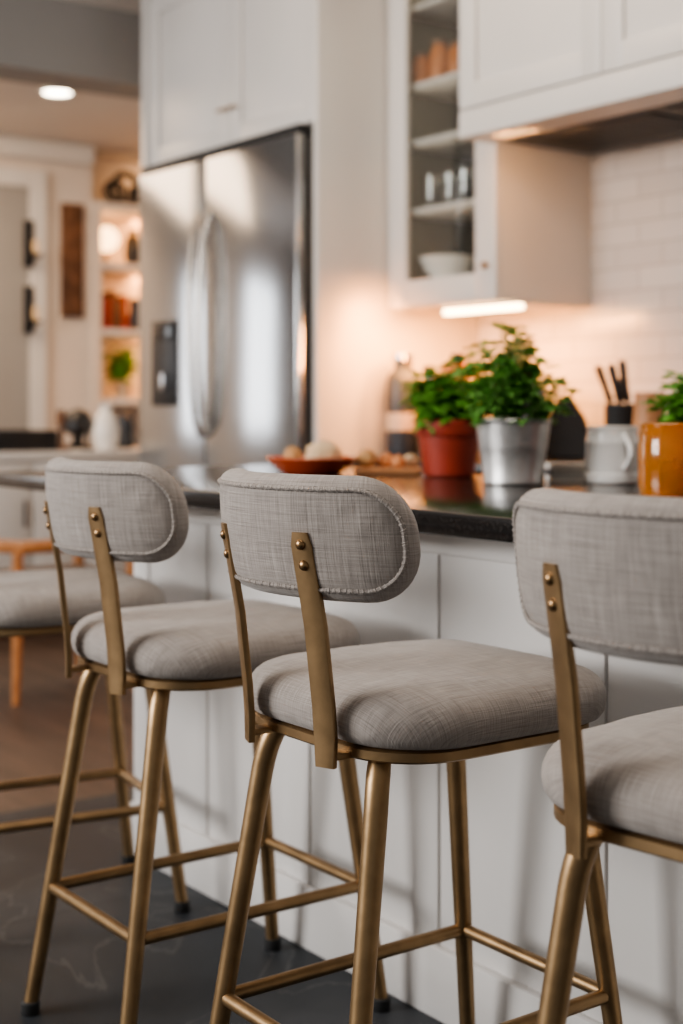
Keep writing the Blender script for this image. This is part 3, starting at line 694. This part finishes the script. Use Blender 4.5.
# bookcase built into the wall niche
bc = thing('bookcase', 'warmly lit white built-in shelves left of the fridge', 'bookcase', (-8.1, (b0+b1)/2, 0))
TZ = 2.31
bm = B(); box(bm, -8.299, BX+.03, b0+.001, b0+.05, 0, TZ-.05); box(bm, -8.299, BX+.03, b1-.05, b1-.001, 0, TZ-.05); box(bm, -8.299, BX+.03, b0+.001, b1-.001, TZ-.05, TZ, .003); box(bm, -8.299, -8.29, b0+.051, b1-.051, 0, TZ-.051)
obj('frame', bm, 'wall', bc, True)
for z in (.5, 1.1, 1.53, 1.94):
    obj('shelf', box(B(), -8.289, BX+.02, b0+.051, b1-.051, z-.04, z, .002), 'white', bc, True)
yl, _ = PX(107, 240, -8.05)
t = thing('table_lamp', 'small glowing round lamp on the upper bookcase shelf', 'lamp', (-8.06, yl, 1.9405))
obj('base', lathe(B(), [(0,0),(.05,0),(.05,.012),(.015,.02),(.015,.08),(0,.08)], n=24), 'brass', t)
obj('globe', lathe(B(), [(0,.08)]+[(.078*math.sin(PI*k/14), .158-.078*math.cos(PI*k/14)) for k in range(1, 14)]+[(0,.236)], n=28), 'lamp', t)
def on_shelf(name, px, z, prof, mat, label, cat):
    yv, _ = PX(px, 300, -8.05)
    o = obj(name, lathe(B(), prof, n=28), mat); o.location = (-8.05, yv, z+.0005); return tag(o, label, cat)
on_shelf('vase', 133, 1.94, [(0,0),(.04,0),(.058,.08),(.05,.16),(.025,.2),(.03,.23),(0,.22)], 'black', 'dark vase right of the glowing lamp on the upper bookcase shelf', 'vase')
on_shelf('vase', 137, 1.53, [(0,0),(.05,0),(.06,.06),(.045,.14),(.055,.2),(0,.19)], 'bluec', 'dark vase right of the books on the middle bookcase shelf', 'vase')
yl, _ = PX(110, 305, -8.05)
for i, (dy, h, m_) in enumerate(((-.045, .2, 'red'), (-.005, .24, 'darkw'), (.033, .18, 'darkw'), (.072, .22, 'red'))):
    bk_ = thing('book', ['red book at the left on the middle bookcase shelf', 'tallest dark brown book on the middle bookcase shelf', 'shortest brown book on the middle bookcase shelf', 'red book at the right on the middle bookcase shelf'][i], 'book', (-8.06, yl+dy, 1.5305), 0, 'books on the middle bookcase shelf')
    obj('cover', box(B(), -.08, .081, -.018, .018, 0, h, .004), m_, bk_)
    obj('pages', box(B(), -.082, .078, -.013, .013, .004, h+.0005), 'paper', bk_)
yl, _ = PX(122, 380, -8.05)
t = thing('potted_plant', 'leafy green plant on the lower bookcase shelf', 'potted plant', (-8.04, yl, 1.1005))
obj('pot', lathe(B(), [(0,0),(.05,0),(.065,.09),(.068,.095),(.06,.095),(0,.085)], n=28), 'beige', t)
foliage(t, .08, .05, .27, .13, 20, .07, .10, .5, 'basil')
yl, _ = PX(124, 180, -8.05)
t = thing('metal_sculpture', 'black metal sculpture on top of the bookcase', 'sculpture', (-8.02, yl, TZ+.0005))
bm = B(); box(bm, -.05, .05, -.12, .12, 0, .02, .003); obj('base', bm, 'black', t)
for k in range(3):
    q = (-.08, 0, .08)[k]; rr_ = (.06, .09, .05)[k]; obj('loop', tube(B(), [(0, q+rr_*math.cos(2*PI*j/20), .02+rr_+rr_*math.sin(2*PI*j/20)) for j in range(20)], .022, 8, True), 'black', t)
ya, za = PX(60, 203, BX); yb2, zb2 = PX(82, 318, BX)
t = thing('wall_panel', 'tall dark carved wooden panel on the far wall', 'wall art', (BX+.02, (ya+yb2)/2, (za+zb2)/2))
hw2, hh2 = (yb2-ya)/2, (za-zb2)/2
obj('backboard', box(B(), -.019, .01, -hw2, hw2, -hh2, hh2, .004), 'darkw', t)
bm = B()
for k in range(5):
    zc = -hh2+(k+.5)*2*hh2/5
    lathe(bm, [(0,.0),(.05,.0),(.05,.012),(.035,.012),(.035,.02),(.015,.02),(0,.026)], (0,0,0), 18)
    vs = [v for v in bm.verts if not v.tag]
    bmesh.ops.rotate(bm, verts=vs, cent=(0,0,0), matrix=Matrix.Rotation(PI/2, 3, 'Y')); bmesh.ops.translate(bm, verts=vs, vec=(.0105, 0, zc))
    for v in vs: v.tag = True
obj('rosettes', bm, 'darkw', t)
ys, zs = PX(21, 280, BX)
for i, dz in enumerate((.19, -.2)):
    t = thing('wall_sconce', ['upper black candle sconce on the far wall by the door', 'lower black candle sconce on the far wall by the door'][i], 'sconce', (BX+.079, ys+.02, zs+dz), 0, 'candle sconces')
    obj('backplate', box(B(), -.018, -.005, -.03, .03, -.12, .16, .004), 'black', t)
    obj('arm', tube(B(), [(-.006,0,-.08),(.05,0,-.09),(.09,0,-.07)], .008, 8), 'black', t)
    obj('cup', lathe(B(), [(0,-.07),(.03,-.068),(.045,-.05),(.042,-.05),(0,-.06)], (.09,0,0), 20), 'black', t)
    obj('candle', lathe(B(), [(0,-.06),(.018,-.06),(.018,.03),(0,.032)], (.09,0,0), 16), 'cream', t)
lx, ly, _ = PZ(57, 91, 2.64)
t = thing('downlight', 'round recessed ceiling light glowing in the far room', 'ceiling light', (lx, ly, 2.64))
obj('ring', lathe(B(), [(.085,-.001),(.085,-.012),(.072,-.012),(.070,-.004)], n=32), 'white', t)
obj('lens', lathe(B(), [(0,-.006),(.070,-.006),(.070,-.002),(0,-.002)], n=32), 'down', t)
# wooden chair
cx_, cy_, _ = PZ(42, 690, 0)
ch = thing('wooden_chair', 'honey coloured wooden armchair behind the farthest stool', 'chair', (cx_-.04, cy_+.05, 0), math.radians(0))
obj('seat', box(B(), -.24, .24, -.24, .24, .385, .425, .012, 3), 'leather', ch)
for a in (-1, 1):
    for b_ in (-1, 1):
        obj('leg', tube(B(), [(a*.235, b_*.235, 0), (a*.222, b_*.222, .40), (a*.225, b_*.225, .53)], [.014,.022,.018], 12), 'oak', ch)
obj('apron', box(B(), -.245, .245, -.245, .245, .345, .3845, .006), 'oak', ch)
ap = [(-.22,-.24,.54),(.1,-.245,.545),(.22,-.2,.545),(.25,0,.55),(.22,.2,.545),(.1,.245,.545),(-.22,.24,.54)]
obj('armrest', tube(B(), ap, .024, 12), 'oak', ch)
# ---------------------------------------------------------------- lights
def area(name, loc, target, sx, sy, e, col):
    l = bpy.data.lights.new(name, 'AREA'); l.shape = 'RECTANGLE'; l.size = sx; l.size_y = sy; l.energy = e; l.color = col
    o = bpy.data.objects.new(name, l); C.objects.link(o); o.location = loc
    o.rotation_euler = (Vector(target)-Vector(loc)).to_track_quat('-Z', 'Y').to_euler(); return o
area('window_light', (-3.6, -2.7, 1.9), (-2.0, 2.0, .8), 2.2, 1.3, 155, (1, .98, .96))
area('ceiling_fill', (-1.5, 1.1, 2.7), (-1.7, 1.6, 0), 1.3, .8, 20, (1, .90, .8))
area('aisle_fill', (-3.0, 2.3, 2.7), (-3.2, 3.0, 0), 2.0, .4, 9, (1, .78, .56))  # added warm fill over the aisle, not a fitted lamp
area('undercabinet', (-3.62, 3.22, 1.355), (-3.66, 3.34, .8), .42, .05, 12, (1, .37, .085))
area('undercabinet', (-3.80, 3.0, 1.30), (-4.1, 3.0, 1.05), .1, .3, 4.2, (1, .38, .10))
area('hood_lamp', (-3.15, 3.0, 1.87), (-3.35, 3.3, 1.0), .3, .08, 1.6, (1, .48, .18))
area('cabinet_interior', (-3.7, 3.17, 2.72), (-3.7, 3.35, 1.4), .4, .05, .6, (1, .8, .6))  # added lamp that brightens the inside of the glass cabinet
for z in shz[:3]: area('shelf_fill', (-3.7, GYF+.03, z-.024), (-3.7, 3.4, z-.25), .4, .02, .13, (1, .85, .65))  # added fill below the shelves, no light strip fitted there
area('far_room', (-6.9, 2.6, 2.55), (-7.2, 3.0, 0), 1.6, 2.4, 60, (1, .72, .48))
for zl in (TZ-.06, 1.88, 1.48):
    area('shelf_light', (-8.02, b0+.5, zl), (-8.1, b0+.5, 0), .1, .8, 6, (1, .42, .13))
area('niche_fill', (-8.02, b0+.5, 2.6), (-8.15, b0+.5, 2.0), .1, .8, 2, (1, .55, .25))  # added fill that lifts the dark niche above the bookcase
w = bpy.data.worlds.new('World'); bpy.context.scene.world = w; w.use_nodes = True
bg = w.node_tree.nodes['Background']; bg.inputs[0].default_value = (1, .985, .965, 1); bg.inputs[1].default_value = .28
try:
    bpy.context.scene.view_settings.look = 'AgX - Medium High Contrast'
    bpy.context.scene.view_settings.exposure = .3
except Exception as e: print(e)
# ---------------------------------------------------------------- camera
cam = bpy.data.cameras.new('camera'); co = bpy.data.objects.new('camera', cam); C.objects.link(co)
co.location = (0, 0, H)
co.rotation_euler = Vector((-CO, S, 0)).to_track_quat('-Z', 'Y').to_euler()
cam.sensor_fit = 'VERTICAL'; cam.sensor_height = 36; cam.lens = 50; cam.shift_y = -(512-HY)/1024
cam.dof.use_dof = True; cam.dof.focus_distance = 1.80; cam.dof.aperture_fstop = 2.8
cam.clip_start = .05
bpy.context.scene.camera = co
